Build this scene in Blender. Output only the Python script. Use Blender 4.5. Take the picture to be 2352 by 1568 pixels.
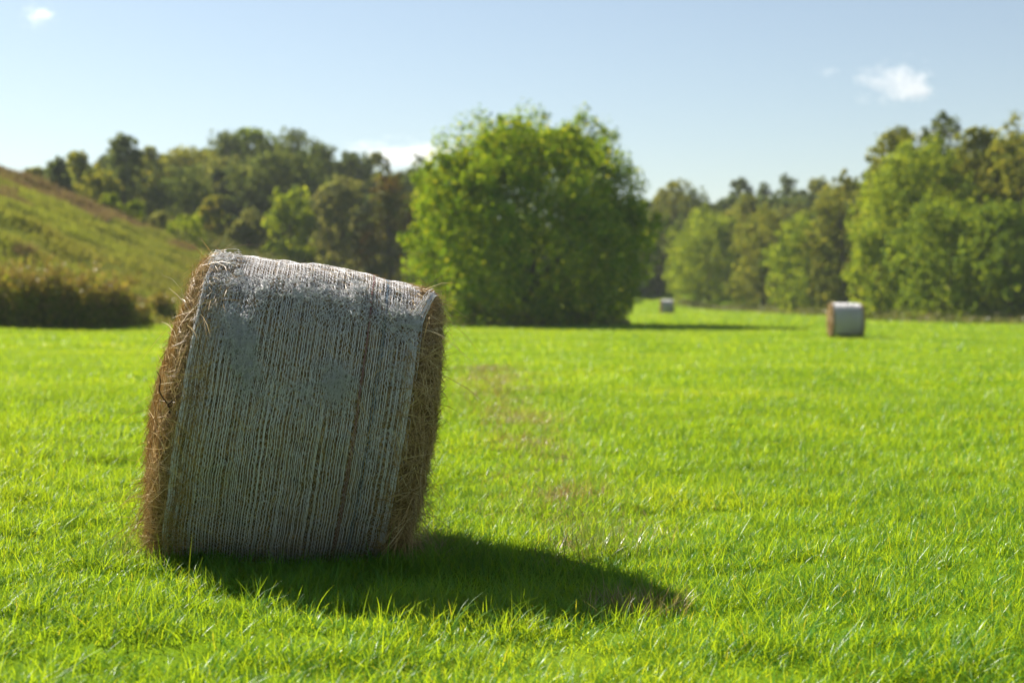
import bpy, math, random
import numpy as np
from mathutils import Vector

sc = bpy.context.scene
for o in list(bpy.data.objects):
    bpy.data.objects.remove(o)
col = sc.collection

# ------------------------------------------------------------------ camera, sky, sun, exposure
F = 3267.0                      # focal length in pixels of a 2352 px wide picture
cam_d = bpy.data.cameras.new("camera")
cam_d.sensor_width = 36.0
cam_d.lens = 50.0
cam_d.clip_start = 0.1
cam_d.clip_end = 8000.0
cam_d.dof.use_dof = True
cam_d.dof.focus_distance = 6.75
cam_d.dof.aperture_fstop = 1.75
cam = bpy.data.objects.new("camera", cam_d)
col.objects.link(cam)
cam.location = (0, 0, 1.3)
cam.rotation_euler = (math.radians(90 - 1.79), 0, 0)
sc.camera = cam

SUN_EL, SUN_AZ = 39.5, -45.5    # azimuth from the viewing direction, negative = to the left
el, az = math.radians(SUN_EL), math.radians(SUN_AZ)
SUN = Vector((math.sin(az) * math.cos(el), math.cos(az) * math.cos(el), math.sin(el)))
sun_d = bpy.data.lights.new("sun", 'SUN')
sun_d.energy = 4.8
sun_d.angle = math.radians(0.5)
sun_d.color = (1.0, 0.94, 0.85)
sun = bpy.data.objects.new("sun", sun_d)
sun.rotation_euler = SUN.to_track_quat('Z', 'Y').to_euler()
col.objects.link(sun)

world = bpy.data.worlds.new("World")
sc.world = world
world.use_nodes = True
wt = world.node_tree
bg = wt.nodes["Background"]
sky = wt.nodes.new("ShaderNodeTexSky")
sky.sky_type = 'NISHITA'
sky.sun_disc = False
sky.sun_elevation = el
sky.sun_rotation = az
sky.altitude = 200
sky.air_density = 1.15
sky.dust_density = 0.3
sky.ozone_density = 2.5
hs = wt.nodes.new("ShaderNodeHueSaturation")          # hazy, slightly greyish late summer blue
hs.inputs["Saturation"].default_value = 0.80
wt.links.new(sky.outputs[0], hs.inputs["Color"])
wt.links.new(hs.outputs[0], bg.inputs[0])
bg.inputs[1].default_value = 0.043

sc.view_settings.view_transform = 'Standard'
sc.view_settings.look = 'None'
sc.view_settings.exposure = 1.45
sc.view_settings.gamma = 1.0
sc.view_settings.use_curve_mapping = False

cy = sc.cycles
cy.max_bounces = 10
cy.diffuse_bounces = 4
cy.glossy_bounces = 2
cy.transmission_bounces = 4
cy.transparent_max_bounces = 6
cy.volume_bounces = 8
cy.use_denoising = True
cy.sample_clamp_indirect = 6.0
cy.caustics_reflective = False
cy.caustics_refractive = False


# ------------------------------------------------------------------ helpers
def rng(seed):
    return np.random.default_rng(seed)


def sstep(a, b, x):
    t = np.clip((np.asarray(x, float) - a) / (b - a), 0, 1)
    return t * t * (3 - 2 * t)


class Wave:
    """smooth 2-D noise made of many sine waves"""
    def __init__(self, seed, scale, n=9, octaves=1):
        r = rng(seed)
        self.k = []
        for o in range(octaves):
            f = 2 * math.pi / scale * (2.1 ** o)
            for _ in range(n):
                a = r.uniform(0, 2 * math.pi)
                m = f * r.uniform(0.5, 1.4)
                self.k.append((m * math.cos(a), m * math.sin(a), r.uniform(0, 6.28), 0.55 ** o))
        self.norm = math.sqrt(sum(k[3] ** 2 for k in self.k) / 2)

    def __call__(self, x, y):
        s = 0
        for kx, ky, p, a in self.k:
            s = s + a * np.sin(kx * x + ky * y + p)
        return s / self.norm


def mesh_obj(name, verts, faces, mat, parent=None, smooth=False, loc=None, mat_index=None):
    """faces: an (M, k) array, or a list of such arrays"""
    if not isinstance(faces, list):
        faces = [faces]
    verts = np.ascontiguousarray(verts, dtype=np.float32)
    me = bpy.data.meshes.new(name)
    idx = np.concatenate([np.asarray(f, np.int32).ravel() for f in faces])
    starts, s = [], 0
    for f in faces:
        n, k = f.shape
        starts.append(s + np.arange(n, dtype=np.int32) * k)
        s += n * k
    starts = np.concatenate(starts)
    me.vertices.add(len(verts))
    me.vertices.foreach_set("co", verts.ravel())
    me.loops.add(len(idx))
    me.loops.foreach_set("vertex_index", idx)
    me.polygons.add(len(starts))
    me.polygons.foreach_set("loop_start", starts.astype(np.int32))
    if smooth:
        me.polygons.foreach_set("use_smooth", np.ones(len(starts), dtype=bool))
    if isinstance(mat, (list, tuple)):
        for m in mat:
            me.materials.append(m)
        if mat_index is not None:
            me.polygons.foreach_set("material_index", np.asarray(mat_index, np.int32))
    else:
        me.materials.append(mat)
    me.update(calc_edges=True)
    ob = bpy.data.objects.new(name, me)
    col.objects.link(ob)
    if parent is not None:
        ob.parent = parent
    if loc is not None:
        ob.location = loc
    return ob


def tag(o, label=None, cat=None, group=None, kind=None):
    if label: o["label"] = label
    if cat: o["category"] = cat
    if group: o["group"] = group
    if kind: o["kind"] = kind
    return o


def thing(name, label, cat, loc, group=None):
    o = bpy.data.objects.new(name, None)
    o.empty_display_size = 0.2
    o.location = loc
    col.objects.link(o)
    return tag(o, label, cat, group)


def WX(px, y):
    return (px - 1176.0) * y / F


def WZ(py, y):
    return 1.3 + (682.0 - py) * y / F


# ------------------------------------------------------------------ materials
def new_mat(name):
    m = bpy.data.materials.new(name)
    m.use_nodes = True
    nt = m.node_tree
    nt.nodes.clear()
    out = nt.nodes.new("ShaderNodeOutputMaterial")
    return m, nt, out


def ramp(nt, stops, fac):
    r = nt.nodes.new("ShaderNodeValToRGB")
    e = r.color_ramp.elements
    while len(e) < len(stops):
        e.new(0.5)
    for el_, (p, c) in zip(e, stops):
        el_.position = p
        el_.color = (*c, 1)
    nt.links.new(fac, r.inputs[0])
    return r.outputs[0]


def noise(nt, scale, detail=3, coord="Object", rough=0.55, stretch=None):
    tc = nt.nodes.new("ShaderNodeTexCoord")
    n = nt.nodes.new("ShaderNodeTexNoise")
    n.inputs["Scale"].default_value = scale
    n.inputs["Detail"].default_value = detail
    n.inputs["Roughness"].default_value = rough
    src = tc.outputs[coord]
    if stretch:
        mp = nt.nodes.new("ShaderNodeMapping")
        mp.inputs["Scale"].default_value = stretch
        nt.links.new(src, mp.inputs[0])
        src = mp.outputs[0]
    nt.links.new(src, n.inputs["Vector"])
    return n.outputs["Fac"]


def mixc(nt, a, b, fac, blend='MIX'):
    m = nt.nodes.new("ShaderNodeMix")
    m.data_type = 'RGBA'
    m.blend_type = blend
    if isinstance(fac, (int, float)):
        m.inputs[0].default_value = fac
    else:
        nt.links.new(fac, m.inputs[0])
    for sock, v in ((m.inputs[6], a), (m.inputs[7], b)):
        if isinstance(v, tuple):
            sock.default_value = (*v, 1)
        else:
            nt.links.new(v, sock)
    return m.outputs[2]


def leafy(name, stops, patch_stops=None, patch_scale=0.4, trans=0.45, gloss=0.06, grough=0.35, patch_fac=0.5, trans_tint=(1.15, 1.1, 0.6)):
    """thin leaf or blade: random colour per leaf, light passing through it"""
    m, nt, out = new_mat(name)
    geo = nt.nodes.new("ShaderNodeNewGeometry")
    c = ramp(nt, stops, geo.outputs["Random Per Island"])
    if patch_stops:
        pc = ramp(nt, patch_stops, noise(nt, patch_scale, 3))
        c = mixc(nt, c, pc, patch_fac)
    d = nt.nodes.new("ShaderNodeBsdfDiffuse")
    nt.links.new(c, d.inputs[0])
    t = nt.nodes.new("ShaderNodeBsdfTranslucent")
    tc = mixc(nt, c, trans_tint, 1.0, 'MULTIPLY')
    nt.links.new(tc, t.inputs[0])
    mx = nt.nodes.new("ShaderNodeMixShader")
    mx.inputs[0].default_value = trans
    nt.links.new(d.outputs[0], mx.inputs[1])
    nt.links.new(t.outputs[0], mx.inputs[2])
    g = nt.nodes.new("ShaderNodeBsdfGlossy")
    g.inputs["Roughness"].default_value = grough
    g.inputs[0].default_value = (1, 1, 1, 1)
    mg = nt.nodes.new("ShaderNodeMixShader")
    mg.inputs[0].default_value = gloss
    nt.links.new(mx.outputs[0], mg.inputs[1])
    nt.links.new(g.outputs[0], mg.inputs[2])
    nt.links.new(mg.outputs[0], out.inputs[0])
    return m


def matte(name, stops, scale=4, detail=5, rough=0.9, bump=0.0, bump_scale=30, stretch=None):
    m, nt, out = new_mat(name)
    p = nt.nodes.new("ShaderNodeBsdfPrincipled")
    p.inputs["Roughness"].default_value = rough
    p.inputs["Specular IOR Level"].default_value = 0.0
    nt.links.new(ramp(nt, stops, noise(nt, scale, detail, stretch=stretch)), p.inputs["Base Color"])
    if bump:
        b = nt.nodes.new("ShaderNodeBump")
        b.inputs["Strength"].default_value = bump
        nt.links.new(noise(nt, bump_scale, 4, stretch=stretch), b.inputs["Height"])
        nt.links.new(b.outputs[0], p.inputs["Normal"])
    nt.links.new(p.outputs[0], out.inputs[0])
    return m


M_field = matte("field_ground", [(0.3, (0.08, 0.14, 0.008)), (0.5, (0.12, 0.19, 0.010)), (0.7, (0.17, 0.21, 0.018))], 0.35, 6, 0.95, 0.4, 6)
M_hill = matte("hill_ground", [(0.32, (0.085, 0.07, 0.025)), (0.5, (0.12, 0.14, 0.028)), (0.68, (0.17, 0.21, 0.035))], 0.12, 6, 0.95, 0.5, 3)
M_grass = leafy("grass_blade",
                [(0.0, (0.036, 0.14, 0.020)), (0.35, (0.076, 0.25, 0.025)), (0.7, (0.118, 0.34, 0.030)), (0.93, (0.155, 0.39, 0.038)),
                 (0.975, (0.15, 0.26, 0.06)), (1.0, (0.19, 0.27, 0.10))],
                [(0.36, (0.056, 0.20, 0.020)), (0.52, (0.098, 0.30, 0.025)), (0.68, (0.155, 0.36, 0.038))], 0.30, trans=0.58, gloss=0.017, grough=0.36, patch_fac=0.5, trans_tint=(3.45, 1.5, 0.36))
M_hillgrass = leafy("hill_grass_green", [(0, (0.11, 0.14, 0.030)), (0.5, (0.185, 0.225, 0.045)), (1, (0.28, 0.29, 0.075))],
                    [(0.40, (0.17, 0.13, 0.06)), (0.52, (0.18, 0.20, 0.05)), (0.66, (0.23, 0.27, 0.06))], 0.10, trans=0.45, gloss=0.005, grough=0.7, trans_tint=(1.3, 1.2, 0.5))
M_hillbrown = leafy("hill_weeds_brown", [(0, (0.12, 0.088, 0.042)), (0.6, (0.20, 0.145, 0.072)), (1, (0.22, 0.20, 0.06))], trans=0.4, gloss=0.005, grough=0.7,
                    trans_tint=(1.1, 1.0, 0.8))
M_dry = leafy("dry_grass", [(0, (0.14, 0.09, 0.04)), (0.5, (0.28, 0.20, 0.09)), (0.8, (0.36, 0.31, 0.11)), (1, (0.46, 0.39, 0.22))], trans=0.35, gloss=0.03)
M_bark = matte("bark", [(0.3, (0.045, 0.036, 0.026)), (0.7, (0.12, 0.10, 0.075))], 3, 6, 0.95, 0.6, 10, (1, 1, 0.2))
M_straw = leafy("straw", [(0, (0.15, 0.095, 0.036)), (0.45, (0.34, 0.215, 0.080)), (0.85, (0.50, 0.355, 0.155)), (1, (0.64, 0.53, 0.32))],
                trans=0.10, gloss=0.03, grough=0.4, trans_tint=(1.1, 0.95, 0.7))
M_hay = matte("packed_hay", [(0.3, (0.055, 0.032, 0.012)), (0.5, (0.13, 0.080, 0.030)), (0.72, (0.24, 0.155, 0.06))], 22, 6, 0.95, 0.9, 60)


def plain(name, c, rough=0.6, trans=0.0):
    m, nt, out = new_mat(name)
    geo = nt.nodes.new("ShaderNodeNewGeometry")
    lo = tuple(v * 0.82 for v in c)
    cc = ramp(nt, [(0, lo), (1, c)], geo.outputs["Random Per Island"])
    d = nt.nodes.new("ShaderNodeBsdfDiffuse")
    nt.links.new(cc, d.inputs[0])
    t = nt.nodes.new("ShaderNodeBsdfTranslucent")
    nt.links.new(cc, t.inputs[0])
    mx = nt.nodes.new("ShaderNodeMixShader")
    mx.inputs[0].default_value = trans
    nt.links.new(d.outputs[0], mx.inputs[1])
    nt.links.new(t.outputs[0], mx.inputs[2])
    nt.links.new(mx.outputs[0], out.inputs[0])
    return m


M_net = plain("net_thread_white", (0.94, 0.93, 0.93), trans=0.15)
M_netred = plain("net_thread_red", (0.42, 0.20, 0.22), trans=0.15)
M_netblue = plain("net_thread_blue", (0.24, 0.36, 0.48), trans=0.15)
M_twig = plain("dry_twig", (0.05, 0.035, 0.025))

# ------------------------------------------------------------------ ground
BX, BY = -1.10, 7.45                                  # the near bale
bump1, bump2 = Wave(1, 1.6), Wave(2, 9.0)


def foot_x(y):                                        # where the hill begins, as x over depth
    return np.interp(y, [0, 40, 55, 62, 72, 90, 118, 160, 400], [-60, -40, -25, -21, -16.8, -14.0, -12.4, -11.0, -11.0])


def H(x, y):
    x = np.asarray(x, float); y = np.asarray(y, float)
    z = -0.45 * sstep(12, 55, y) * sstep(-24, -4, x)
    z = z - 0.050 * np.clip(x - BX, -3.0, 1.0) * (1 - sstep(9.5, 26, y))
    z = z + 1.25 * sstep(150, 215, y)
    z = z + 0.012 * bump1(x, y) * (1 - sstep(20, 40, y)) + 0.02 * bump2(x, y)
    z = z + 10.0 * sstep(140, 205, y) * (1 - sstep(-16, -2, x)) * sstep(-75, -45, x)        # rising ground under the woods
    z = z + 5.0 * sstep(178, 222, y + np.clip(x - 18, 0, 40) * 1.6) * sstep(6, 22, x)
    d = foot_x(y) - x
    hill = 0.41 * np.where(d > 0, np.sqrt(d * d + 2.2) - 1.48, 0)
    hill = np.where(d > 0, np.maximum(hill, 0), 0)
    hill = hill * (1 - 0.80 * sstep(117, 160, y))
    hill = np.minimum(hill, 13 + 0.1 * hill)
    hill = np.minimum(hill, 26 + 0.05 * hill)
    hill = hill + np.where(d > 3, 0.16 * bump2(x * 1.4, y * 1.4) * sstep(3, 9, d), 0)
    return z + hill


def axis(parts):
    a = np.concatenate([np.arange(s, e, st) for s, e, st in parts])
    return np.concatenate([a, [parts[-1][1]]])


gx = axis([(-1200, -400, 100), (-400, -90, 15), (-90, -12, 1.0), (-12, 12, 0.35), (12, 60, 1.5), (60, 400, 17), (400, 1200, 100)])
gy = axis([(-60, 0, 4), (0, 30, 0.35), (30, 160, 1.0), (160, 300, 4), (300, 900, 30), (900, 2100, 150)])
GX, GY = np.meshgrid(gx, gy)
GZ = H(GX, GY)
nv = len(gx)
I = np.arange(len(gx) * len(gy)).reshape(len(gy), len(gx))
Q = np.stack([I[:-1, :-1], I[:-1, 1:], I[1:, 1:], I[1:, :-1]], -1).reshape(-1, 4)
cx = (GX[:-1, :-1] + GX[1:, 1:]).ravel() / 2
cyy = (GY[:-1, :-1] + GY[1:, 1:]).ravel() / 2
is_hill = (foot_x(cyy) - cx > 0.4)
V = np.stack([GX.ravel(), GY.ravel(), GZ.ravel()], 1)


def sub(mask):
    f = Q[mask]
    u, inv = np.unique(f, return_inverse=True)
    return V[u], inv.reshape(f.shape)


v_, f_ = sub(~is_hill)
tag(mesh_obj("field", v_, f_, M_field, smooth=True), "mown green hay field", "field", kind="structure")
v_, f_ = sub(is_hill)
tag(mesh_obj("hillside", v_, f_, M_hill, smooth=True), "grassy brown and green hillside", "hill", kind="structure")


# ------------------------------------------------------------------ blades
def blades(P, L, W, r, rows=4, lean=(0.05, 0.6), bend=(0.1, 0.9), az=None):
    """curved tapering ribbons: returns verts, quads"""
    n = len(P)
    a = r.uniform(0, 2 * math.pi, n) if az is None else az
    ln = r.uniform(*lean, n)
    bd = r.uniform(*bend, n)
    tw = a + math.pi / 2 + r.normal(0, 0.7, n)
    d = np.stack([np.cos(a), np.sin(a), np.zeros(n)], 1)
    s = np.stack([np.cos(tw), np.sin(tw), np.zeros(n)], 1)
    out = np.empty((n, rows, 2, 3), np.float32)
    for k in range(rows):
        t = k / (rows - 1)
        hor = L * (ln * t + bd * t * t * 0.8)
        ver = L * t * np.clip(1 - 0.45 * (ln + bd * t), 0.12, 1)
        c = P + d * hor[:, None]
        c[:, 2] += ver
        w = W * (1 - 0.92 * t ** 1.6) * 0.5
        out[:, k, 0] = c - s * w[:, None]
        out[:, k, 1] = c + s * w[:, None]
    base = (np.arange(n) * rows * 2)[:, None]
    q = np.concatenate([base + np.array([[2 * k, 2 * k + 1, 2 * k + 3, 2 * k + 2]]) for k in range(rows - 1)], 0)
    return out.reshape(-1, 3), q


def join(parts):
    vs, fs, o = [], [], 0
    for v, f in parts:
        vs.append(v); fs.append(f + o); o += len(v)
    return np.concatenate(vs), np.concatenate(fs)


def scatter_field(y0, y1, dens, r, margin=1.5, half=0.37):
    n = int(dens * (y1 - y0) * (2 * half * (y0 + y1) / 2 + 2 * margin) * 1.15)
    # depth weighted by width
    y = np.sqrt(r.uniform((y0 + margin / half) ** 2, (y1 + margin / half) ** 2, n)) - margin / half
    x = r.uniform(-1, 1, n) * (half * y + margin)
    keep = foot_x(y) - x < 0.6 + 2.2 * sstep(62, 74, y)
    return x[keep], y[keep]


clump, thin_patch = Wave(5, 0.55, octaves=2), Wave(6, 2.6, octaves=2)
BAXIS = np.array([math.cos(0.10), math.sin(0.10)])


def in_bale(x, y):
    dx, dy = x - BX, y - BY
    u = dx * BAXIS[0] + dy * BAXIS[1]
    v = -dx * BAXIS[1] + dy * BAXIS[0]
    return (np.abs(u) < 0.66) & (np.abs(v) < 0.33)


def grass():
    r = rng(11)
    parts = []
    for (y0, y1, dens, Lm, Ws, rows) in ((3.6, 11.5, 5200, 0.080, 0.0052, 4), (11.5, 21, 2200, 0.080, 0.0066, 3),
                                         (21, 40, 500, 0.085, 0.012, 3), (40, 78, 100, 0.10, 0.032, 2), (78, 200, 26, 0.12, 0.07, 2)):
        x, y = scatter_field(y0, y1, dens, r)
        cl = clump(x, y)
        th = thin_patch(x, y)
        keep = r.uniform(0, 1, len(x)) < np.clip(0.80 + 0.22 * cl - 0.12 * th, 0.25, 1)
        keep &= ~in_bale(x, y)
        x, y, cl, th = x[keep], y[keep], cl[keep], th[keep]
        n = len(x)
        L = Lm * np.clip(1 + 0.28 * cl, 0.45, 1.7) * r.lognormal(0, 0.3, n)
        W = Ws * r.uniform(0.55, 1.3, n)
        P = np.stack([x, y, H(x, y) - 0.006], 1)
        parts.append(blades(P, L, W, r, rows, (0.0, 0.7), (0.0, 1.0)))
    # dry, thin strip left by the machine, running away from beside the bale
    y = r.uniform(6.9, 30, 17000)
    x = 0.42 - (y - 7.5) * 0.045 + r.normal(0, 0.24, 17000) * (1 + 0.02 * y)
    k = r.uniform(0, 1, 17000) < np.clip(0.6 + 0.5 * thin_patch(x * 1.4, y), 0.1, 1)
    x, y = x[k], y[k]
    dry = blades(np.stack([x, y, H(x, y)], 1), r.uniform(0.08, 0.155, len(x)), r.uniform(0.0028, 0.0052, len(x)) * np.clip(y / 9, 1, 2.5), r, 4, (0.1, 1.0), (0.2, 1.0))
    # longer uncut blades standing round the foot of the near bale
    n = 2600
    a = r.uniform(-2.6, 0.9, n)
    x = BX + 0.85 * np.cos(a) * r.uniform(0.85, 1.15, n)
    y = BY + 0.62 * np.sin(a) * r.uniform(0.85, 1.3, n) - 0.05
    k = ~in_bale(x, y)
    x, y = x[k], y[k]
    parts.append(blades(np.stack([x, y, H(x, y) - 0.01], 1), r.uniform(0.09, 0.22, len(x)), r.uniform(0.003, 0.006, len(x)), r, 5, (0.1, 0.7), (0.2, 1.0)))
    # scattered taller blades
    x, y = scatter_field(3.8, 14, 26, r)
    k = ~in_bale(x, y)
    x, y = x[k], y[k]
    parts.append(blades(np.stack([x, y, H(x, y)], 1), r.uniform(0.13, 0.21, len(x)), r.uniform(0.004, 0.006, len(x)), r, 5, (0.05, 0.5), (0.2, 0.9)))
    v, f = join(parts)
    nf = len(f)
    v, f = join([(v, f), dry])
    tag(mesh_obj("field_grass", v, f, [M_grass, M_dry], mat_index=(np.arange(len(f)) >= nf).astype(np.int32)), "short bright green grass of the hay field", "grass", kind="stuff")


grass()


def hill_grass():
    r = rng(12)
    n = 260000
    y = r.uniform(52, 150, n)
    x = r.uniform(-62, -11, n)
    d = foot_x(y) - x
    keep = (d > 0.2) & (x > -0.55 * y - 6)
    x, y, d = x[keep], y[keep], d[keep]
    z = H(x, y)
    w1, w2 = Wave(21, 16, octaves=2), Wave(22, 5)
    crest = sstep(92, 108, y + 5 * w1(x * 0.3, y * 0.3)) * (1 - sstep(-44, -52, x) * 0)
    br = 1.35 * crest + 0.55 * w1(x, y * 0.35) + 0.35 * w2(x, y * 0.5)
    brown = (br > 0.95) & (d > 3.5)
    n = len(x)
    L = np.where(brown, r.uniform(0.35, 0.8, n), r.uniform(0.2, 0.5, n)) * np.clip(1 + 0.3 * w2(x, y), 0.5, 1.6)
    v, f = blades(np.stack([x, y, z - 0.03], 1), L, r.uniform(0.04, 0.1, n), r, 3, (0.0, 0.5), (0.0, 0.8))
    # blades() lists the quads row by row
    mi = np.tile(brown.astype(np.int32), 2)
    tag(mesh_obj("hillside_grass", v, f, [M_hillgrass, M_hillbrown], mat_index=mi), "rough grass and brown weeds on the hillside", "grass", kind="stuff")


hill_grass()


# ------------------------------------------------------------------ hay bales
def tube(P, N, A, rad, closed=False):
    """P (m,n,3) polylines with normals N and side vectors A -> three-sided tubes"""
    m, n, _ = P.shape
    if np.isscalar(rad):
        rad = np.full((m, n), rad)
    o = [N * rad[..., None], (-0.5 * N + 0.866 * A) * rad[..., None], (-0.5 * N - 0.866 * A) * rad[..., None]]
    v = np.stack([P + k for k in o], 2)                # m,n,3,3
    idx = np.arange(m * n * 3).reshape(m, n, 3)
    nx = np.roll(idx, -1, 1) if closed else idx[:, 1:]
    cu = idx if closed else idx[:, :-1]
    q = [np.stack([cu[..., k], cu[..., (k + 1) % 3], nx[..., (k + 1) % 3], nx[..., k]], -1).reshape(-1, 4) for k in range(3)]
    return v.reshape(-1, 3), np.concatenate(q)


class Bale:
    def __init__(self, base, yaw, tilt, R0, taper, hl, rc, seed, sink=0.1, droop=0.05, rough=1.0, shear=0.0, bulge=0.03):
        self.bulge = bulge
        self.ax = (0.85, 0.65) if shear else (1.0, 1.0)
        self.shear = shear
        self.base = np.array(base, float)
        self.R0, self.taper, self.hl, self.rc, self.droop, self.rough = R0, taper, hl, rc, droop, rough
        cyw, syw, ct, st = math.cos(yaw), math.sin(yaw), math.cos(tilt), math.sin(tilt)
        self.a = np.array([cyw * ct, syw * ct, -st])
        self.f = np.array([syw, -cyw, 0.0])            # front, towards the viewer
        self.up = np.cross(self.f, self.a) * -1
        if self.up[2] < 0: self.up = -self.up
        self.c = np.array([0, 0, R0 - sink])
        self.w1 = Wave(seed, 0.5, octaves=2)
        self.w2 = Wave(seed + 1, 0.16)
        self.slope = np.array([-0.050 if base[1] < 12 else 0.0, 0.0])
        self.seed = seed

    def R(self, u, ph):
        x = np.clip((u + 0.45) / 1.05, 0, 2)
        r = self.R0 - self.taper * u - self.droop * x * x
        c, s = np.cos(ph) * self.R0, np.sin(ph) * self.R0
        r = r + self.rough * (0.0045 * self.w1(u * 1.0 + s * 0.5, c + s * 0.3) + 0.0025 * self.w2(u + 0.4 * c, s + 0.3 * c))
        return r

    def place(self, u, ph, r):
        u, ph, r = np.broadcast_arrays(np.asarray(u, float), np.asarray(ph, float), np.asarray(r, float))
        rad = np.cos(ph)[..., None] * self.up + np.sin(ph)[..., None] * self.f
        p = self.c + u[..., None] * self.a + r[..., None] * rad
        g = p[..., 0] * self.slope[0] + 0.005
        z = p[..., 2]
        e = z - g
        # sags flat where it rests on the ground and bulges a little just above
        k = 0.05
        z2 = g + np.where(e > k, e, k * np.exp(np.clip((e - k) / k, -6, 0)) )
        p = p.copy()
        bul = 0.05 * np.exp(-((e - 0.16) / 0.16) ** 2)
        p = p + rad * np.array([1, 1, 0]) * bul[..., None]
        p[..., 2] = z2
        p[..., :2] += (self.shear * (z2 - 0.7))[..., None] * self.a[:2]
        return p, rad

    def shell(self, s, ph):
        """s in 0..1 from the middle of one end face over the round side to the other"""
        s = np.asarray(s, float)
        hl, rc = self.hl, self.rc
        c0, c1 = 0.25, 0.33
        t = np.where(s < 0.5, s, 1 - s)
        sg = np.where(s < 0.5, -1.0, 1.0)
        Rm = self.R(np.where(s < 0.5, -(hl - rc), hl - rc), ph)
        th = np.clip((t - c0) / (c1 - c0), 0, 1) * math.pi / 2
        mid = np.clip((t - c1) / (0.5 - c1), 0, 1)
        u = np.where(t < c1, hl - rc + rc * np.where(s < 0.5, *self.ax) * np.cos(th), (hl - rc) * (1 - mid)) * sg
        r = np.where(t < c0, (Rm - rc) * t / c0, np.where(t < c1, Rm - rc + rc * np.sin(th), self.R(u, ph)))
        bulge = self.bulge * np.where(s < 0.5, 1.0, 0.5) * (1 - np.clip(t / c0, 0, 1) ** 2)
        u = u + sg * bulge
        p, rad = self.place(u, ph, r)
        na = np.where(t < c0, 1.0, np.where(t < c1, np.cos(th), 0.0)) * sg
        nr = np.where(t < c0, 0.0, np.where(t < c1, np.sin(th), 1.0))
        N = na[..., None] * self.a + nr[..., None] * rad
        return p, N, u, r

    def body(self, parent, ns=90, nph=120):
        s = np.concatenate([np.linspace(0.004, 0.25, ns // 5), np.linspace(0.26, 0.33, ns // 8), np.linspace(0.34, 0.66, ns // 2), np.linspace(0.67, 0.74, ns // 8), np.linspace(0.75, 0.996, ns // 5)])
        ph = np.linspace(0, 2 * math.pi, nph, endpoint=False)
        S, PH = np.meshgrid(s, ph, indexing="ij")
        p, N, u, r = self.shell(S, PH)
        r_ = rng(self.seed + 7)
        p = p + N * (r_.normal(0, 0.0012, S.shape) * self.rough - 0.002)[..., None]
        n, m = S.shape
        idx = np.arange(n * m).reshape(n, m)
        q = np.stack([idx[:-1], np.roll(idx[:-1], -1, 1), np.roll(idx[1:], -1, 1), idx[1:]], -1).reshape(-1, 4)
        caps = [idx[0][None, ::-1], idx[-1][None, :]]
        return mesh_obj("hay_body", p.reshape(-1, 3), [q] + caps, M_hay, parent, smooth=True)

    def fibres(self, n, r, s_lo, s_hi, L, W, lift, both=True, circ=0.0, ph=None):
        s = r.uniform(s_lo, s_hi, n)
        if both:
            s = np.where(r.uniform(0, 1, n) < 0.5, s, 1 - s)
        ph = r.uniform(0, 2 * math.pi, n) if ph is None else ph
        p, N, u, rr = self.shell(s, ph)
        t1 = np.cross(N, self.a + 0.01)
        t1 /= np.linalg.norm(t1, axis=1)[:, None] + 1e-6
        t2 = np.cross(N, t1)
        ang = r.uniform(0, 2 * math.pi, n)
        if circ:
            ang = np.where(r.uniform(0, 1, n) < circ, r.normal(0, 0.35, n) + math.pi * r.integers(0, 2, n), ang)
        T = t1 * np.cos(ang)[:, None] + t2 * np.sin(ang)[:, None]
        Ln = r.uniform(*L, n)
        lf = np.abs(r.normal(0, 1, n)) * lift
        B = np.cross(N, T)
        Wd = r.uniform(*W, n) / 2
        side = B * np.cos(r.uniform(-1.2, 1.2, n))[:, None] + N * 0.4
        side /= np.linalg.norm(side, axis=1)[:, None]
        rows = 4
        out = np.empty((n, rows, 2, 3))
        curl = r.normal(0, 0.25, n)
        for k in range(rows):
            t = k / (rows - 1)
            c = p + T * (Ln * (t - 0.35))[:, None] + B * (curl * Ln * t * t)[:, None] + N * (0.003 + lf * Ln * np.maximum(t - 0.1, 0))[:, None]
            c[:, 2] -= lf * Ln * t * t * 0.5
            w = Wd * (1.0 if k < rows - 1 else 0.3)
            out[:, k, 0] = c - side * w[:, None]
            out[:, k, 1] = c + side * w[:, None]
        out[..., 2] = np.maximum(out[..., 2], out[..., 0] * self.slope[0] + 0.004)
        base = (np.arange(n) * rows * 2)[:, None]
        q = np.concatenate([base + np.array([[2 * k, 2 * k + 1, 2 * k + 3, 2 * k + 2]]) for k in range(rows - 1)], 0)
        return out.reshape(-1, 3), q

    def net_pt(self, u, ph, off):
        p, rad = self.place(u, ph, self.R(u, ph) + off)
        return p, rad

    def thread(self, U, PH, off, rad, closed=False):
        p, N = self.net_pt(U, PH, off)
        A = np.broadcast_to(self.a, N.shape)
        return tube(p, N, A, rad, closed)


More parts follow.
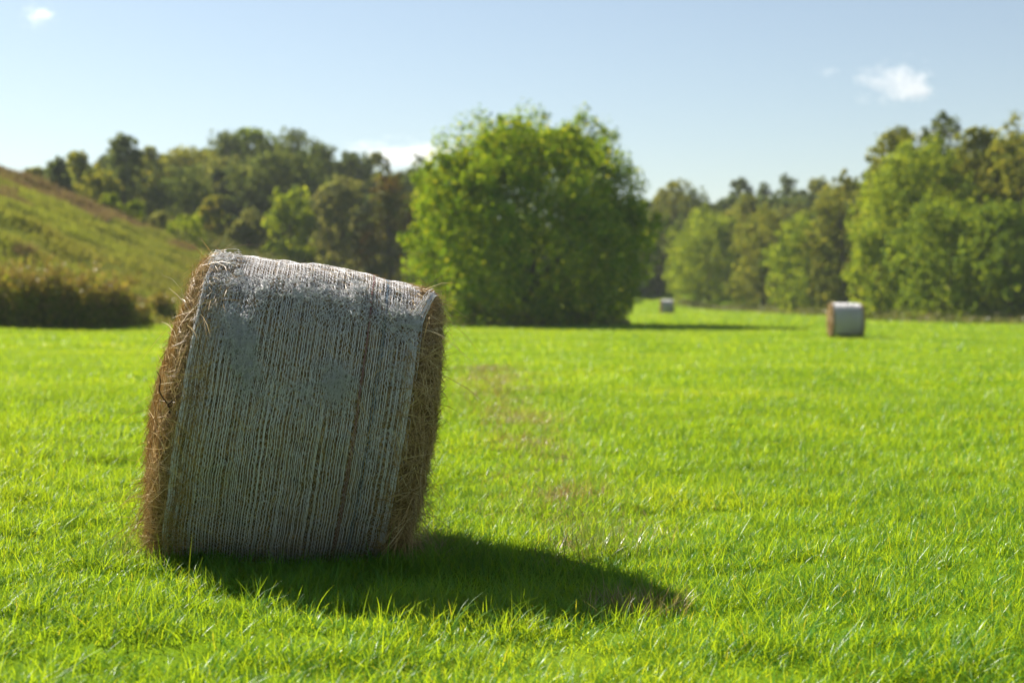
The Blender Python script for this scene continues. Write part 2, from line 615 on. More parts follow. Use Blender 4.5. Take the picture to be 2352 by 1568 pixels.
def near_bale():
    gz = float(H(BX, BY))
    base = (BX, BY, gz)
    t = thing("hay_bale", "large round hay bale wrapped in white net, tilted on the grass closest to the viewer", "hay bale", base, "round hay bales on the field")
    b = Bale(base, 0.13, math.radians(4.2), 0.808, 0.016, 0.660, 0.115, 31, sink=0.085, droop=0.105, shear=0.085, bulge=0.11)
    b.body(t)
    r = rng(33)
    E0, E1 = -0.568, 0.495                                         # the net ends before the shoulder of the bale
    # straw lying under and over the net, on the shoulders and end faces
    f = [b.fibres(8000, r, 0.335, 0.5, (0.04, 0.13), (0.0016, 0.0034), 0.03, circ=0.35),
         b.fibres(17000, r, 0.235, 0.36, (0.04, 0.14), (0.0016, 0.0036), 0.16, circ=0.3),
         b.fibres(9000, r, 0.0, 0.25, (0.05, 0.16), (0.0018, 0.0036), 0.2)]
    v, q = join(f)
    mesh_obj("packed_straw", v, q, M_straw, t)
    # loose stalks that stand off the ends, and hay that slid down to the ground at both ends
    f = [b.fibres(420, r, 0.24, 0.34, (0.10, 0.30), (0.0014, 0.0028), 0.75),
         b.fibres(30, r, 0.26, 0.33, (0.14, 0.26), (0.0014, 0.0024), 0.9),
         b.fibres(1700, r, 0.2, 0.34, (0.08, 0.22), (0.0014, 0.003), 0.5, ph=np.where(r.uniform(0, 1, 1700) < 0.5, r.uniform(1.9, 2.7, 1700), r.uniform(1.9, 4.2, 1700)))]
    n = 2600
    sgn = np.where(r.uniform(0, 1, n) < 0.55, -1.0, 1.0)
    uu = sgn * (b.hl + 0.02 + np.abs(r.normal(0, 0.075, n)))
    vv = r.uniform(-0.30, 0.5, n)
    P = uu[:, None] * b.a + vv[:, None] * b.f
    P[:, 2] = P[:, 0] * b.slope[0] + 0.01 + r.uniform(0, 0.10, n) * np.exp(-((np.abs(uu) - b.hl) / 0.07) ** 2)
    f.append(blades(P, r.uniform(0.06, 0.2, n), r.uniform(0.0016, 0.003, n), r, 4, (0.4, 1.1), (0.2, 1.0)))
    v, q = join(f)
    mesh_obj("loose_straw", v, q, M_straw, t)

    # ---- net: long threads round the bale, thin zigzag threads between them
    nseg = 420
    ph = np.linspace(0, 2 * math.pi, nseg, endpoint=False)
    wob = Wave(41, 0.35, octaves=2)
    tang = Wave(42, 0.30, octaves=2)

    def zone(U, PH):                                   # slack, tangled net near the top front edge
        d = (np.degrees(PH) + 180) % 360 - 180
        z = np.exp(-((d - 40) / 16.0) ** 2) * 1.2 + 0.25 * np.exp(-((d - 85) / 40.0) ** 2)
        return z * np.clip(0.75 + 0.5 * tang(U * 1.0, PH * 0.8), 0.1, 1.6)

    def strands(u0, rad, seed, zig, off, wander=0.0022):
        q_ = rng(seed)
        m = len(u0)
        PH = np.broadcast_to(ph, (m, nseg))
        drift = 0.0016 * wob(u0[:, None] * 0.6 + 0 * PH, np.cos(PH) * 0.8 + np.sin(PH))
        fr = q_.integers(110, 150, m)[:, None]
        U = u0[:, None] + drift + q_.normal(0, 0.0004, (m, nseg))
        for fq in (1, 2, 3, 5):                        # threads draw together and apart
            U = U + wander / fq ** 0.7 * np.sin(PH * fq + q_.uniform(0, 6.28, m)[:, None])
        Z = zone(U, PH)
        tri = np.abs(((PH * fr / (2 * math.pi) + q_.uniform(0, 1, m)[:, None]) % 1) - 0.5) * 4 - 1
        U = U + zig * Z * tri
        U = U + 0.0025 * Z * np.sin(PH * q_.integers(20, 60, m)[:, None] + q_.uniform(0, 6, m)[:, None])
        U = np.clip(U, E0 - 0.006, E1 + 0.010)
        O = off + 0.0045 * Z * np.abs(np.sin(PH * 61 + q_.uniform(0, 6, m)[:, None])) + q_.uniform(0, 0.003, m)[:, None]
        return b.thread(U, PH, O, rad, True)

    q_ = rng(44)
    N1 = 76
    u1 = np.linspace(E0, E1, N1) + q_.normal(0, 0.0022, N1)
    red = np.abs(u1 - 0.255) < 0.007
    blue = np.abs(u1 - 0.325) < 0.008
    white = ~(red | blue)
    u2 = np.linspace(E0, E1, 56) + q_.normal(0, 0.007, 56)
    white2 = np.abs(u2 - 0.255) > 0.002
    parts = [strands(u1[white], 0.0019, 45, 0.0065, 0.0035), strands(u2[white2], 0.0010, 46, 0.006, 0.002, 0.005)]
    edge = np.concatenate([E0 + 0.006 * np.arange(4), E1 - 0.006 * np.arange(5)])
    parts.append(strands(edge, 0.0014, 47, 0.002, 0.004, 0.0012))
    for k in range(1):                                 # zigzags
        m = 92
        pz = np.linspace(0, 2 * math.pi, 300, endpoint=False)
        PH = np.broadcast_to(pz, (m, 300)) + q_.uniform(0, 0.02, (m, 1))
        uc = np.linspace(E0, E1, m)[:, None]
        U = uc + 0.0085 * np.where(np.arange(300) % 2 == 0, 1, -1) * q_.uniform(0.6, 1.2, (m, 300))
        U = np.clip(U, E0, E1)
        parts.append(b.thread(U, PH, 0.003 + q_.uniform(0, 0.004, (m, 300)), 0.0008, True))

    def tangle(u, deg, su, sdeg, n, off=0.01, rad=0.0011, npt=16, step=0.010, seed=0):
        g = rng(900 + seed)
        U = u + g.normal(0, su, (n, 1)) + np.cumsum(g.normal(0, step, (n, npt)), 1)
        PHI = np.radians(deg + g.normal(0, sdeg, (n, 1))) + np.cumsum(g.normal(0, step, (n, npt)), 1)
        O = off * np.abs(g.normal(0, 1, (n, 1))) + off * np.abs(np.sin(np.linspace(0, 3.1, npt)))[None]
        U = np.clip(U, E0 - 0.01, E1 + 0.02)
        return b.thread(U, PHI, O, g.uniform(0.6, 1.3, (n, 1)) * rad * np.ones((1, npt)))

    tz = [(-0.50, 16, 0.03, 4, 110, 0.012), (-0.42, 33, 0.05, 2, 70, 0.010), (-0.30, 37, 0.05, 2, 60, 0.010), (-0.12, 34, 0.06, 2.5, 90, 0.014),
          (0.02, 36, 0.05, 2, 60, 0.011), (0.17, 29, 0.02, 4, 90, 0.016), (0.12, 37, 0.04, 2, 50, 0.01), (0.36, 38, 0.04, 3, 90, 0.014), (0.44, 40, 0.03, 2, 60, 0.012),
          (-0.43, 52, 0.03, 4, 100, 0.006), (-0.36, 58, 0.022, 3, 260, 0.009), (-0.32, 64, 0.014, 3, 240, 0.009), (-0.285, 70, 0.009, 3, 170, 0.008), (-0.27, 75, 0.008, 2, 40, 0.006), (0.00, 78, 0.06, 2.5, 100, 0.005), (-0.10, 76, 0.03, 2, 50, 0.005), (0.13, 72, 0.026, 2.2, 280, 0.010), (0.17, 76, 0.03, 3, 60, 0.005),
          (-0.19, 82, 0.03, 4, 50, 0.005), (0.46, 66, 0.03, 8, 90, 0.006), (0.38, 90, 0.03, 5, 60, 0.006), (0.45, 52, 0.04, 8, 80, 0.006), (-0.45, 48, 0.03, 6, 80, 0.006)]
    for i, (u, d, su, sd, n, off) in enumerate(tz):
        parts.append(tangle(u, d, su * 1.1, sd * 1.4, int(n * 0.6), off, 0.0011, seed=i))
    # random slack threads all over the upper front
    parts.append(tangle(0.0, 42, 0.30, 9, 160, 0.006, 0.0008, 14, 0.011, 60))
    parts.append(tangle(0.0, 78, 0.32, 22, 420, 0.003, 0.0008, 14, 0.009, 61))
    v, f_ = join(parts)
    mesh_obj("net_wrap", v, f_, M_net, t)
    ob = mesh_obj("net_stripe", *strands(np.concatenate([u1[red], [0.251]]), 0.0013, 48, 0.004, 0.0045), M_netred, t)
    ob["label"] = "dull red marker threads in the net"
    ob = mesh_obj("net_stripe", *strands(np.concatenate([u1[blue], [0.329]]), 0.0012, 49, 0.004, 0.0045), M_netblue, t)
    ob["label"] = "blue marker threads in the net"
    # torn net bundle pulled over the corner
    g = rng(50)
    m, npt = 24, 22
    tt = np.linspace(0, 1, npt)[None]
    U = 0.585 - 0.10 * tt ** 1.5 + g.normal(0, 0.013, (m, 1)) * (0.35 + tt) + np.cumsum(g.normal(0, 0.002, (m, npt)), 1)
    D = np.radians(4 + 38 * tt + g.normal(0, 1.5, (m, 1))) + np.cumsum(g.normal(0, 0.003, (m, npt)), 1)
    sh = np.interp(U, [0.47, 0.525, 0.58, 0.62], [0.0, 0.0, -0.008, -0.03])
    O = 0.012 + 0.012 * np.sin(tt * 3.1) + np.abs(g.normal(0, 0.005, (m, 1))) + sh
    v, f_ = b.thread(U, D, O, 0.0014)
    v2, f2 = tangle(0.47, 42, 0.05, 2.2, 60, 0.012, 0.0011, 16, 0.012, 71)
    v, f_ = join([(v, f_), (v2, f2)])
    ob = mesh_obj("torn_net", v, f_, M_net, t)
    ob["label"] = "torn bundle of white net pulled over the upper corner"
    # dark weed stalk caught in the end
    p0, N, _, _ = b.shell(np.array([0.285]), np.radians([82.0]))
    p0 = p0[0]
    n = 9
    tt = np.linspace(0, 1, n)
    P = p0 + np.outer(tt, np.array([-0.05, -0.05, 0.21])) + np.array([0.0, -0.02, -0.07])
    P[:, 0] += 0.012 * np.sin(tt * 9)
    side = np.tile([1.0, 0, 0], (n, 1)); nn = np.tile([0, -1.0, 0], (n, 1))
    v, f_ = tube(P[None], nn[None], side[None], np.linspace(0.006, 0.002, n)[None])
    P2 = P[2] + np.outer(tt, np.array([0.07, -0.03, 0.06]))
    v2, f2 = tube(P2[None], nn[None], side[None], np.linspace(0.005, 0.002, n)[None])
    mesh_obj("weed_stalk", *join([(v, f_), (v2, f2)]), M_twig, t)


near_bale()


def far_bale(px, y, label, yaw, seed, R0=0.76, hl=0.70):
    x = WX(px, y)
    base = (x, y, float(H(x, y)))
    t = thing("hay_bale", label, "hay bale", base, "round hay bales on the field")
    b = Bale(base, yaw, 0.0, R0, 0.01, hl, 0.10, seed, sink=0.05, droop=0.03)
    b.slope = np.array([0.0, 0.0])
    b.body(t, 60, 70)
    r = rng(seed)
    E = hl - 0.10
    v, q = join([b.fibres(5000, r, 0.0, 0.33, (0.1, 0.25), (0.006, 0.014), 0.12)])
    mesh_obj("packed_straw", v, q, M_straw, t)
    ph = np.linspace(0, 2 * math.pi, 90, endpoint=False)
    m = 95
    PH = np.broadcast_to(ph, (m, 90))
    U = np.linspace(-E, E, m)[:, None] + r.normal(0, 0.002, (m, 90))
    mesh_obj("net_wrap", *b.thread(U, PH, 0.006, 0.0052, True), M_net, t)


far_bale(1943, 61.5, "mid-distance round hay bale with pale netted top standing alone in front of the tree row", -0.06, 51)
far_bale(1532, 150.0, "small far hay bale beside the tall green tree, beyond its shadow", -0.05, 52)


# ------------------------------------------------------------------ trees
def leaf_quads(C, Nrm, size, r, aspect=0.6):
    n = len(C)
    Nrm = Nrm / (np.linalg.norm(Nrm, axis=1)[:, None] + 1e-6)
    a = r.normal(0, 1, (n, 3))
    T = np.cross(Nrm, a); T /= np.linalg.norm(T, axis=1)[:, None] + 1e-6
    B = np.cross(Nrm, T)
    l = (size * r.uniform(0.6, 1.4, n) / 2)[:, None]
    w = l * aspect
    v = np.stack([C - T * l, C + B * w + Nrm * l * 0.15, C + T * l, C - B * w + Nrm * l * 0.15], 1)
    return v.reshape(-1, 3), np.arange(n * 4).reshape(n, 4)


PROFILE = {   # half width of the crown over its height
    "dome":  ([0, .06, .2, .42, .6, .75, .88, .96, 1], [.62, .82, .97, 1, .95, .82, .62, .45, .30]),
    "round": ([0, .1, .3, .5, .7, .85, .95, 1], [.55, .80, .98, 1, .90, .72, .50, .30]),
    "egg":   ([0, .1, .3, .5, .7, .85, .95, 1], [.70, .9, 1, .95, .80, .60, .42, .25]),
    "tall":  ([0, .1, .35, .6, .8, .93, 1], [.65, .85, 1, .95, .80, .55, .28]),
    "open":  ([0, .15, .4, .6, .8, .93, 1], [.25, .50, .8, 1, .9, .6, .25]),
}


def crown_points(r, Rx, Ry, z0, z1, prof, nl, nsub, nleaf, lobe=0.30, lump=0.33, gaps=0.0, fill=0.14):
    hx, hw = PROFILE[prof]
    hgt = z1 - z0
    cs, rad = [], []
    tries = 0
    while len(cs) < nl and tries < 4000:
        tries += 1
        t = r.uniform(0, 1) ** 0.9
        w = np.interp(t, hx, hw)
        if r.uniform(0, 1) > w + 0.15: continue
        a = r.uniform(0, 2 * math.pi)
        lr = lobe * r.uniform(0.65, 1.25) * min(Rx, hgt * 0.6)
        lr = min(lr, 0.9 * max(w, 0.42) * Rx)
        d = max(w * Rx - lr * 0.92, 0) * (1 if r.uniform(0, 1) < 0.8 else r.uniform(0.2, 0.9))
        d *= r.uniform(0.9, 1.06)
        z = np.clip(z0 + t * hgt, z0 + 0.6 * lr, z1 - 0.85 * lr)
        cs.append((math.cos(a) * d, math.sin(a) * d * Ry / Rx, z)); rad.append(lr)
    cs, rad = np.array(cs), np.array(rad)
    nl = len(cs)
    # sub clumps on each lobe
    D = r.normal(0, 1, (nl, nsub, 3)); D[..., 2] = D[..., 2] * 0.9 + 0.25
    D /= np.linalg.norm(D, axis=2)[..., None]
    sc_ = cs[:, None] + D * (rad[:, None, None] * r.uniform(0.55, 1.02, (nl, nsub, 1)))
    sr = rad[:, None] * lump * r.uniform(0.6, 1.3, (nl, nsub))
    keep = r.uniform(0, 1, (nl, nsub)) > gaps
    sc_, sr, D = sc_[keep], sr[keep], D[keep]
    ns = len(sc_)
    g = r.normal(0, 1, (ns, nleaf, 3)); g /= np.linalg.norm(g, axis=2)[..., None]
    rr = r.uniform(0, 1, (ns, nleaf, 1)) ** 0.5
    stretch = 1 + 0.35 * (r.uniform(0, 1, (ns, 1, 1)) < 0.25)
    C = sc_[:, None] + g * rr * sr[:, None, None] * stretch
    N = g * 0.6 + D[:, None] * 0.5 + r.normal(0, 0.55, C.shape) + np.array([0, 0, 0.35])
    C, N = C.reshape(-1, 3), N.reshape(-1, 3)
    # inner leaves
    k = int(len(C) * fill)
    t = r.uniform(0, 1, k); w = np.interp(t, hx, hw); a = r.uniform(0, 6.283, k); q = np.sqrt(r.uniform(0, 1, k)) * 0.85
    Ci = np.stack([np.cos(a) * w * Rx * q, np.sin(a) * w * Ry * q, z0 + t * hgt * 0.93], 1)
    C = np.concatenate([C, Ci]); N = np.concatenate([N, r.normal(0, 1, (k, 3))])
    return C, N, cs, rad


def limb(points, radii, k=7):
    P = np.asarray(points, float)
    n = len(P)
    T = np.gradient(P, axis=0); T /= np.linalg.norm(T, axis=1)[:, None] + 1e-9
    X = np.cross(T, np.array([0.3, 1, 0.1])); X /= np.linalg.norm(X, axis=1)[:, None] + 1e-9
    Y = np.cross(T, X)
    a = np.arange(k) * 2 * math.pi / k
    v = P[:, None] + (X[:, None] * np.cos(a)[None, :, None] + Y[:, None] * np.sin(a)[None, :, None]) * np.asarray(radii)[:, None, None]
    idx = np.arange(n * k).reshape(n, k)
    q = np.stack([idx[:-1], np.roll(idx[:-1], -1, 1), np.roll(idx[1:], -1, 1), idx[1:]], -1).reshape(-1, 4)
    return v.reshape(-1, 3), q


def trunk_mesh(r, height, rad, lobes, nlimb):
    n = 9
    t = np.linspace(0, 1, n)
    bend = r.normal(0, 0.03 * height, 2)
    P = np.stack([bend[0] * t ** 2, bend[1] * t ** 2, -0.3 + t * (height + 0.3)], 1)
    parts = [limb(P, rad * (1 - 0.8 * t) * (1 + 0.5 * np.exp(-t * 14)))]
    for i in r.permutation(len(lobes))[:nlimb]:
        tgt = lobes[i]
        h0 = np.clip(tgt[2] * r.uniform(0.35, 0.6), 0.12 * height, 0.9 * height)
        f = h0 / height
        s = np.array([bend[0] * f * f, bend[1] * f * f, h0])
        tt = np.linspace(0, 1, 6)[:, None]
        Pl = s + (tgt - s) * tt + np.array([0, 0, 1]) * (0.10 * np.linalg.norm(tgt - s) * np.sin(tt * math.pi))
        parts.append(limb(Pl, rad * (1 - 0.75 * f) * 0.5 * (1 - 0.8 * tt[:, 0]), 5))
    return join(parts)


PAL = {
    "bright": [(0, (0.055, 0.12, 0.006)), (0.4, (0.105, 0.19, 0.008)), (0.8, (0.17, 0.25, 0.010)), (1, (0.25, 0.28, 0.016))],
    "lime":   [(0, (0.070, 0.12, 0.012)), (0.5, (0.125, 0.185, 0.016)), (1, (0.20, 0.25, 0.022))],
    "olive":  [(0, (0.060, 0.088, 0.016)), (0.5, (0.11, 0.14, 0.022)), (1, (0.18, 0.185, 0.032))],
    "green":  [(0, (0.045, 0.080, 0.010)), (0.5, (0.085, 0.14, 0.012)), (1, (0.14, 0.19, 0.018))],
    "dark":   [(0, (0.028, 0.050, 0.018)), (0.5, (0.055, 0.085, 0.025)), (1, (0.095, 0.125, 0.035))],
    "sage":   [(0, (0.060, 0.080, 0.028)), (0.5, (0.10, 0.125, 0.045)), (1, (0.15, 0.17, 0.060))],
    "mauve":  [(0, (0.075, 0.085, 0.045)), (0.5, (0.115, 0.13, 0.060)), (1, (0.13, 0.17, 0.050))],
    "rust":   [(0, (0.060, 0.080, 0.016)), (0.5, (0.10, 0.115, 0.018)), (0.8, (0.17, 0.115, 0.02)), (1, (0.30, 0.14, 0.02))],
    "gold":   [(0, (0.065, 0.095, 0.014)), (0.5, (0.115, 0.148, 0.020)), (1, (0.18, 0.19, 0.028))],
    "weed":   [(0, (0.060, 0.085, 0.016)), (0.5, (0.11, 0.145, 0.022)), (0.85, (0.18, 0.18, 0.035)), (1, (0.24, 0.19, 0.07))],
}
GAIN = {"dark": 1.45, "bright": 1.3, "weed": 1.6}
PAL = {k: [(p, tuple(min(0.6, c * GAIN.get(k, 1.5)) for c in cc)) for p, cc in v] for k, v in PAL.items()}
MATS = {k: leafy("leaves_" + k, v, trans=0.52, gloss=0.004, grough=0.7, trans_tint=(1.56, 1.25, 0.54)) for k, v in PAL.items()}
MATS["rust"] = leafy("leaves_rust", PAL["rust"], [(0.42, (0.07, 0.085, 0.013)), (0.56, (0.11, 0.10, 0.014)), (0.66, (0.30, 0.12, 0.016))], 0.28, trans=0.4, gloss=0.01, grough=0.6, patch_fac=0.7)

WOOD_L = "trees of the wood behind the hill"
WOOD_R = "trees along the field edge"


def tree(name, label, cat, group, px, y, top, w, pal, prof="round", crown_base=0.12, dens=1.0, leaf=0.34, seed=0, lobes=20, gaps=0.0, lobe=0.30, fill=0.14, depth=0.95):
    r = rng(1000 + seed)
    x = WX(px, y)
    gz = float(H(x, y))
    h = WZ(top, y) - gz
    Rx = w * y / F / 2
    t = thing(name, label, cat, (x, y, gz), group)
    z0 = crown_base * h
    nsub = 11
    area = Rx * h
    nleaf = int(np.clip(dens * area * 135 * (0.34 / leaf) ** 2 / (lobes * nsub), 12, 260))
    C, N, cs, rad = crown_points(r, Rx, Rx * depth, z0, h, prof, lobes, nsub, nleaf, lobe, gaps=gaps, fill=fill)
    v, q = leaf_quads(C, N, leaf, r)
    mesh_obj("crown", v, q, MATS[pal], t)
    v, q = trunk_mesh(r, h * 0.8, max(0.05, 0.022 * h), cs, min(9, lobes // 2))
    mesh_obj("trunk", v, q, M_bark, t)
    return t


B = "broadleaf_tree"
tree(B, "big lone leafy bright green tree with a domed crown in the middle of the field", "tree", None, 1222, 88, 270, 606, "bright", "dome",
     0.01, 2.8, 0.25, 7, 110, 0.06, 0.26, fill=0.35)

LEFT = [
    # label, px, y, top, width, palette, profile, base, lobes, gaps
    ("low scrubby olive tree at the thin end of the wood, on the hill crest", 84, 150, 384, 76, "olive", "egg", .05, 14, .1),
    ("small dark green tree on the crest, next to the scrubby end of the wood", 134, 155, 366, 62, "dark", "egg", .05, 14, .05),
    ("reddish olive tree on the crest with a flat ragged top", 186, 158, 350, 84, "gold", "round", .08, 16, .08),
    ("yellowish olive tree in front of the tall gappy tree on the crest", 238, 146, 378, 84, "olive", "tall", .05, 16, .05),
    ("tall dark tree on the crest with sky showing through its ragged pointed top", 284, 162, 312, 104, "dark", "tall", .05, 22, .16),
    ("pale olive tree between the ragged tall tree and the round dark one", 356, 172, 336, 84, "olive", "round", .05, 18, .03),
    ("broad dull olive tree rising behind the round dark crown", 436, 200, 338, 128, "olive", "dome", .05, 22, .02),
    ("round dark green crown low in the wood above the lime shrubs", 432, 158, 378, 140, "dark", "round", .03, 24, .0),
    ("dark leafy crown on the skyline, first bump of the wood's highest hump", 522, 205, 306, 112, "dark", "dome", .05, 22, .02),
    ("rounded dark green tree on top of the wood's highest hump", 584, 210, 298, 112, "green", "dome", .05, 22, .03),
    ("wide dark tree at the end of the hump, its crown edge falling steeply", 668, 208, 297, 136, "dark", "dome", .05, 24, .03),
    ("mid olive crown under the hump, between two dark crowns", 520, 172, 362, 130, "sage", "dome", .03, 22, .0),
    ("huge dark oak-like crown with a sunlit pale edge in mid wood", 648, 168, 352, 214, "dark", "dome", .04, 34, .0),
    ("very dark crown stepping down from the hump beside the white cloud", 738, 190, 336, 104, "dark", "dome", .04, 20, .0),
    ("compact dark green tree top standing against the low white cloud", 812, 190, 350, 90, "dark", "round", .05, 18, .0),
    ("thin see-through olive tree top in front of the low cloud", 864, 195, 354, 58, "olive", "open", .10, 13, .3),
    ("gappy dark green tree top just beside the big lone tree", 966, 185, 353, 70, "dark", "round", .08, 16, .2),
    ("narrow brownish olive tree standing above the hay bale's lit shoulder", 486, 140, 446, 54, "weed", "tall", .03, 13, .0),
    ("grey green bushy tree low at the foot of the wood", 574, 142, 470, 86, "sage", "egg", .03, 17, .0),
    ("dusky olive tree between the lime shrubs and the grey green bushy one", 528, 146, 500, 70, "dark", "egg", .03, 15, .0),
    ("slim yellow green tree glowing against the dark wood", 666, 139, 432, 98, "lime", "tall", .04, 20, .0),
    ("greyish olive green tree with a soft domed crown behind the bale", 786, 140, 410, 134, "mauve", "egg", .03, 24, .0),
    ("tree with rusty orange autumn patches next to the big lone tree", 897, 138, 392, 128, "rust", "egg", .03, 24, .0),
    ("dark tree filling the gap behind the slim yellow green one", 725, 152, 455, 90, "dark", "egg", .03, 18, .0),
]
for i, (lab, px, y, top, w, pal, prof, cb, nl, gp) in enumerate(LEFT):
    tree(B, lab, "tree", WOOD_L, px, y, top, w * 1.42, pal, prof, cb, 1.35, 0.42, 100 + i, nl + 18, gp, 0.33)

RIGHT = [
    ("olive tree top in the gap close behind the big lone tree", 1548, 205, 405, 80, "olive", "tall", .03, 18, .05),
    ("brownish mauve tree partly hidden by the big lone tree", 1512, 190, 470, 84, "mauve", "egg", .03, 16, .0),
    ("dark tree deep in the shadowed gap beyond the far bale", 1600, 210, 434, 88, "dark", "dome", .03, 18, .0),
    ("dark green rounded top on the far skyline over the olive trees", 1698, 225, 412, 62, "dark", "round", .05, 15, .1),
    ("tiny dark tree top alone on the skyline dip", 1752, 225, 421, 44, "dark", "round", .05, 12, .15),
    ("dark skyline tree with a thin bare-looking side", 1806, 225, 404, 60, "dark", "round", .05, 14, .12),
    ("brownish dark tree at the end of the far skyline", 1876, 215, 411, 70, "olive", "round", .05, 15, .05),
    ("yellow green tree leaning out over the field above the far bale", 1628, 178, 480, 170, "lime", "egg", .02, 26, .0),
    ("soft olive crown behind the leaning yellow green tree", 1706, 182, 448, 92, "olive", "dome", .03, 18, .0),
    ("light olive tree next to the leaning one at the field edge", 1752, 164, 472, 124, "gold", "egg", .02, 22, .0),
    ("greyish green tree half hidden in the middle of the edge trees", 1818, 166, 464, 96, "sage", "egg", .02, 18, .0),
    ("bushy yellow green tree right behind the mid-distance bale", 1866, 143, 492, 170, "lime", "egg", .01, 26, .0),
    ("olive tree with a thin spindly top shoot against the sky", 1938, 138, 394, 130, "olive", "egg", .02, 24, .06),
    ("tall tree at the tree row's highest step with sky gaps in its crown", 2062, 122, 292, 150, "olive", "round", .05, 26, .18),
    ("dark green treetop above a small white cloud showing through leaves", 2166, 126, 268, 128, "dark", "round", .05, 22, .15),
    ("large yellow green tree filling the middle of the tall row", 2104, 111, 332, 250, "lime", "dome", .02, 36, .0),
    ("golden olive tree between the dark treetop and the end of the row", 2246, 112, 298, 150, "gold", "dome", .03, 26, .05),
    ("tall olive tree cut by the edge of the picture", 2346, 108, 272, 170, "olive", "dome", .03, 28, .08),
    ("low sunlit leafy tree at the front foot of the tall row", 2022, 110, 525, 130, "lime", "egg", .01, 22, .0),
    ("dense green tree in front of the tall row, dark on its shady side", 2186, 101, 462, 240, "green", "egg", .01, 34, .0),
    ("shadowy green tree at the very end of the row, crown touching the grass", 2318, 97, 470, 200, "green", "egg", .01, 32, .0),
]
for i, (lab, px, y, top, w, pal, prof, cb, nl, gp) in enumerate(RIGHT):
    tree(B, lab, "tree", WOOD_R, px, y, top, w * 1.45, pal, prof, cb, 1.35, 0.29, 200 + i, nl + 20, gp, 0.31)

# lime shrubs where the hill meets the wood
for i, (lab, px, y, top, w, pal) in enumerate([
    ("small lime green shrub highest on the hill's edge", 256, 128, 447, 66, "lime"),
    ("second lime green shrub, just down the slope from the highest one", 310, 127, 462, 64, "lime"),
    ("wide lime yellow shrub at the bottom of the brown slope", 428, 126, 494, 124, "lime"),
    ("upright little lime shrub behind the wide one", 454, 131, 480, 40, "lime"),
    ("dull grey green shrub between the lime shrubs", 368, 129, 480, 70, "sage"),
]):
    tree("shrub", lab, "shrub", "shrubs along the hill edge", px, y, top, w, pal, "dome", 0.02, 1.1, 0.26, 300 + i, 14, 0.0, 0.34)


# ------------------------------------------------------------------ tall weeds in front of the hill
def weeds(label, px, y, top, w, seed, n):
    r = rng(seed)
    x = WX(px, y)
    gz = float(H(x, y))
    h = WZ(top, y) - gz
    Rx = w * y / F / 2
    t = thing("weed_clump", label, "weeds", (x, y, gz), "clumps of tall weeds below the hill")
    a = r.uniform(0, 6.283, n); q = np.sqrt(r.uniform(0, 1, n))
    P = np.stack([np.cos(a) * q * Rx, np.sin(a) * q * min(Rx, 2.2), np.zeros(n)], 1)
    P[:, 2] = H(P[:, 0] + x, P[:, 1] + y) - gz - 0.05
    hh = h * r.uniform(0.35, 1.1, n) ** 0.8 * (1 - 0.4 * q ** 2.5) * (1 + 0.16 * np.sin(P[:, 0] * 2.3 + seed) + 0.1 * np.sin(P[:, 0] * 5.1))
    lean = r.normal(0, 0.16, (n, 2))
    # stems
    rows = 6
    out = np.empty((n, rows, 2, 3))
    ang = r.uniform(0, 3.14, n)
    s = np.stack([np.cos(ang), np.sin(ang), np.zeros(n)], 1) * 0.012
    for k in range(rows):
        tt = k / (rows - 1)
        c = P + np.stack([lean[:, 0] * hh * tt ** 1.5, lean[:, 1] * hh * tt ** 1.5, hh * tt], 1)
        out[:, k, 0], out[:, k, 1] = c - s * (1.2 - tt), c + s * (1.2 - tt)
    base = (np.arange(n) * rows * 2)[:, None]
    f = np.concatenate([base + np.array([[2 * k, 2 * k + 1, 2 * k + 3, 2 * k + 2]]) for k in range(rows - 1)], 0)
    mesh_obj("stems", out.reshape(-1, 3), f, M_hillbrown, t)
    m = 30
    tt = r.uniform(0.06, 0.92, (n, m))
    C = P[:, None] + np.stack([lean[:, :1] * hh[:, None] * tt ** 1.5, lean[:, 1:] * hh[:, None] * tt ** 1.5, hh[:, None] * tt], 2)
    C = C + r.normal(0, 0.11, C.shape) * np.array([1, 1, 0.6])
    v, f = leaf_quads(C.reshape(-1, 3), r.normal(0, 1, (n * m, 3)), 0.19, r, 0.4)
    mesh_obj("foliage", v, f, MATS["weed"], t)
    m = 14
    tt = r.uniform(0.86, 1.04, (n, m))
    C = P[:, None] + np.stack([lean[:, :1] * hh[:, None] * tt ** 1.5, lean[:, 1:] * hh[:, None] * tt ** 1.5, hh[:, None] * tt], 2)
    C = C + r.normal(0, 0.07, C.shape)
    v, f = leaf_quads(C.reshape(-1, 3), r.normal(0, 1, (n * m, 3)), 0.13, r, 0.6)
    ob = mesh_obj("flower_heads", v, f, M_seed, t)


M_seed = leafy("seed_heads", [(0, (0.14, 0.10, 0.03)), (0.5, (0.24, 0.17, 0.05)), (0.8, (0.28, 0.23, 0.03)), (1, (0.36, 0.25, 0.14))], trans=0.35, gloss=0.02)
weeds("brown topped tall weed clump cut by the picture's edge", 20, 61, 598, 150, 401, 294)
weeds("tallest brown topped weed clump, next to the one at the picture's edge", 112, 62, 616, 130, 402, 230)
weeds("golden brown weed clump in the middle of the weeds", 196, 63, 628, 120, 403, 210)
weeds("last dark weed clump before the open slope", 268, 64, 648, 90, 404, 154)
weeds("thin trailing tip of the weeds, fading into the open slope", 318, 66, 688, 60, 407, 60)
weeds("small sparse weed clump on the slope beside the hay bale", 374, 74, 678, 54, 405, 70)
weeds("beige weed clump peeping out behind the near bale's shoulder", 1052, 104, 672, 110, 406, 260)


